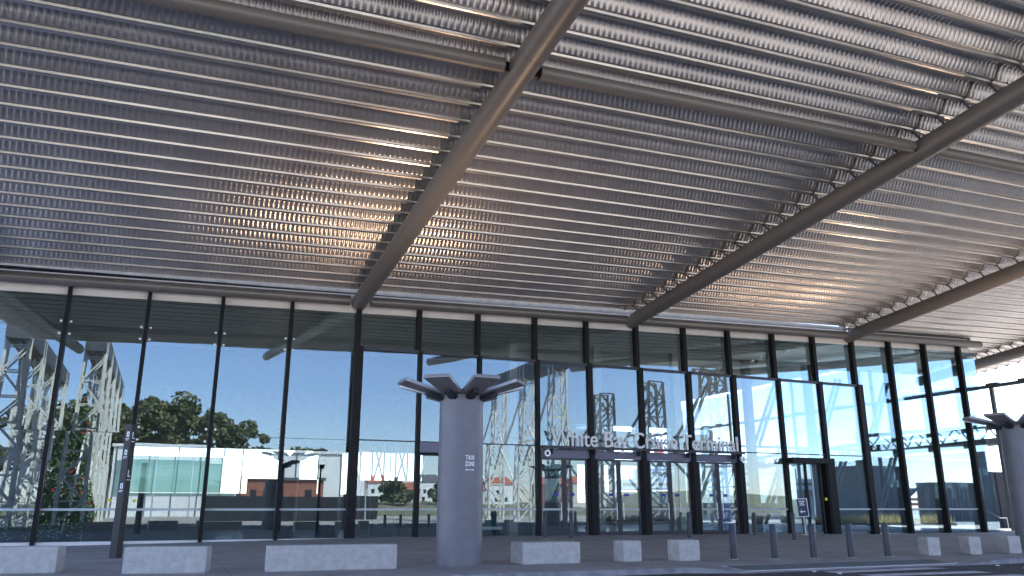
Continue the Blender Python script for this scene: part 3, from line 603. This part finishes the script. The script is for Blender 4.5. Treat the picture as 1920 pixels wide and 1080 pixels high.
TL = ('tall gum tree at the left end behind the white shed','broad gum tree second along behind the white shed','rounded gum tree third along behind the white shed','tallest gum tree with an open crown above the shed','gum tree beside the tallest one above the shed','wide gum tree above the middle of the shed','lower gum tree near the brick building','sparse gum tree above the right end of the shed','gum tree rising behind the left gantry','spreading gum tree far left beyond the left gantry','small gum tree among the hill houses','round gum tree between the hill houses and gantry')
for i, (x, y, w, h) in enumerate(((-9,-106,10,23),(-4.5,-110,11,25),(0,-105,10,22.5),(5,-111,12,25.5),(10,-109,10,23),(15,-107,10,21),(20,-106,7,15),(29,-110,8,15),(-16,-100,11,22),(-26,-104,12,22),(58,-140,7,9),(76,-142,8,9))):
    tree(TL[i], x, y, .3, w, h, 40+i)
for i, (x, y, h_) in enumerate(((-1,-36,9),(3.5,-38,8.5),(26,-34,8),(60,-8,8),(72,2,8.5))):
    l = empty('street_lamp', ('tall white street lamp in front of the teal band of the shed','street lamp beside the black retaining wall','street lamp in front of the brick building','street lamp beside the dry grass bed','street lamp at the far end of the dry grass bed')[i], 'street lamp', (x,y,-.17), 0, 'street lamps across the road')
    m = MB(); m.tube((0,0,0),(0,0,h_),.11,.06,n=10); m.tube((0,0,h_-.1),(1.4,0,h_+.15),.05,n=8); m.build('pole', M['galv'], l); m = MB(); m.box(1.2,1.9,-.14,.14,h_+.08,h_+.2); m.build('lamp_head', M['white'], l, bevel=.03)
# dry grass bed to the right, out of frame but mirrored in the panes
gb = MB(); gb.bar((37,12.5,-.05),(66,26.0,-.05),3.2,.4); tag(gb.build('garden_bed', M['soil']), kind='structure')
def gr():
    t = rng.uniform(); s = rng.uniform(-1.5,1.5); return (37+29*t-.42*s, 12.5+13.5*t+.9*s, .15)
V = []; F = []
for i in range(7000):
    p = Vector(gr()); a = rng.uniform(0,6.28); h_ = rng.uniform(.45,.95); d = Vector((math.cos(a),math.sin(a),0))*.02; lean = Vector((rng.normal()*.15,rng.normal()*.15,h_)); n = len(V)
    V += [tuple(p-d),tuple(p+d),tuple(p+lean)]; F.append((n,n+1,n+2))
me = bpy.data.meshes.new('grass'); me.from_pydata(V,[],F); me.materials.append(M['straw']); o = bpy.data.objects.new('grass', me); COL.objects.link(o); tag(o, 'dry golden ornamental grass in the bed mirrored in the right panes', 'grass', kind='stuff')

# ------------------------------------------------------------------ right side: wharf walkway, hoarding, barriers
wk = empty('wharf_walkway', 'long dark elevated wharf walkway running behind the right end of the glass', 'walkway', (58,39,-.17), -math.atan2(.225,.974))
m = MB(); m.box(-.8,.8,-12,75,6.3,6.75); m.box(-.8,.8,-12,75,7.55,7.7); m.build('deck_beam', M['darkbeam'], wk)
m = MB()
for y in np.arange(-12,75,1.5): m.bar((-.75,y,6.75),(-.75,y+.75,7.55),.08); m.bar((-.75,y+.75,7.55),(-.75,y+1.5,6.75),.08)
m.build('truss', M['darkbeam'], wk)
for y in (6,22,38,56,72):
    m = MB(); m.box(-.3,.3,y-.3,y+.3,0,6.29); m.build('leg', M['darkbeam'], wk); m = MB(); m.box(-.1,.1,y-.1,y+.1,7.71,8.8); m.build('post', M['darkbeam'], wk)
gt = empty('overhead_rail', 'thin dark overhead crane rail on posts crossing high behind the right panes', 'rail', (58,30,-.17))
m = MB(); m.box(-.14,.14,0,60,10.5,10.5+.25)
for y in np.arange(1,60,2.6): m.box(-.2,.2,y,y+.9,10.5+.25,10.5+.37)
m.build('rail', M['darkbeam'], gt)
for y in (12,30,48,59): m = MB(); m.box(-.12,.12,y-.12,y+.12,0,10.5-.005); m.build('post', M['darkbeam'], gt)
def crate(name, label, cat, x0, x1, y0, y1, h, mt):
    e = empty(name, label, cat, ((x0+x1)/2,(y0+y1)/2,-.17)); hx, hy = (x1-x0)/2, (y1-y0)/2
    m = MB(); m.box(-hx,hx,-hy,hy,0,h); 
    for x in np.arange(-hx+.3,hx,.6): m.box(x,x+.28,-hy-.06,-hy-.001,.15,h-.15)
    m.build('wall', mt, e); m = MB(); m.box(-hx-.06,hx+.06,-hy-.1,hy+.06,h+.003,h+.14); m.build('lid', mt, e); m = MB(); m.box(hx-1.7,hx-.5,-hy-.12,-hy-.07,.1,min(h-.4,2.3)); m.build('door', M['roof'], e)
crate('dark_kiosk', 'tall dark ribbed kiosk on the wharf behind the right panes', 'kiosk', 64.5, 70.8, 62, 66, 5.6, M['darkbeam'])
crate('grey_container', 'grey ribbed container on the wharf left of the black hoarding', 'container', 72.6, 78.0, 60, 62.6, 4.0, M['cab'])
m = MB(); m.box(0,14,0,.25,-.2,4.6)
for x in np.arange(.05,14,1.2): m.box(x,x+.06,-.05,-.002,0,4.55)
h_ = m.build('black_hoarding', M['hoard']); h_.location = (62.6,48,-.2); tag(h_, 'tall plain black hoarding behind the right end of the glass', 'hoarding')
m = MB(); m.box(0,10,0,.4,-.2,.35); lw_ = m.build('low_wall', M['fascia'], bevel=.02); lw_.location = (56.3,44.5,-.5); tag(lw_, 'low pale wall in front of the black hoarding', 'wall')
for i, (x, flip) in enumerate(((57.2,1),(60.6,0))):
    hr = MB(); pts = [(0,0,1.75),(1.2,0,1.25),(1.9,0,1.25),(1.95,0,0)] if flip else [(0,0,0),(0,0,1.5),(3,0,1.5),(3,0,0)]
    for a, b in zip(pts[:-1], pts[1:]): hr.tube(a, b, .03, n=8)
    o = hr.build('handrail', M['galv'], smooth=True); o.location = (x,43.2,-.55); tag(o, ('sloping pale handrail at the foot of the black hoarding','level pale handrail beside the pillar at the right edge')[i], 'handrail', 'handrails by the hoarding')
# wharf beyond the rear glazing
m = MB(); m.quad((-300,96,-.165),(400,96,-.165),(400,850,-.165),(-300,850,-.165)); wt = m.build('water', mat('harbour_water', (.03,.06,.075), .12, 0, bump=.4, bscale=.6)); tag(wt, kind='structure')
br_ = empty('crowd_barrier', 'long red slatted barrier on the wharf behind the right panes', 'barrier', (90,88,-.17))
m = MB(); m.box(-8,12,-.04,.04,2.0,2.35); m.box(-8,12,-.04,.04,2.7,3.05); m.build('rail', M['redp'], br_)
for x in range(-8,13,4): m = MB(); m.box(x-.08,x+.08,-.1,-.045,0,3.1); m.build('post', M['galv'], br_)
bp_ = empty('wharf_crane', 'blue wharf crane post with pale boom behind the right panes', 'crane', (66,86,-.17)); m = MB(); m.tube((0,0,0),(0,0,6.5),.7,.5,n=14); m.build('post', M['bluep'], bp_, smooth=True); m = MB(); m.bar((0,0,5.8),(5,0,7.4),.9,.7); m.box(-1.2,1,-.8,.8,6.5,8.2); m.build('boom', M['pale'], bp_)
sp = empty('moored_ship', 'pale ship with stepped decks moored beyond the wharf', 'ship', (150,185,-.3), R(-25))
m = MB(); m.hexa([(-38,-6,0),(36,-6,0),(36,6,0),(-38,6,0),(-42,-7,6),(44,-7,7),(44,7,7),(-42,7,6)]); m.build('hull', M['roof'], sp)
for k, (a, b) in enumerate(((-36,20),(-32,12),(-28,4))): m = MB(); m.box(a,b,-6,6,6.6+k*2.8,9.35+k*2.8); m.build('deck_house', M['pale'], sp); m = MB(); m.box(a+1,b-1,-6.05,-6.005,7.5+k*2.8,8.4+k*2.8); m.build('window', M['win'], sp)
m = MB(); m.tube((-24,0,14.8),(-24,0,19),1.6,1.2,n=14); m.build('funnel', M['redp'], sp)
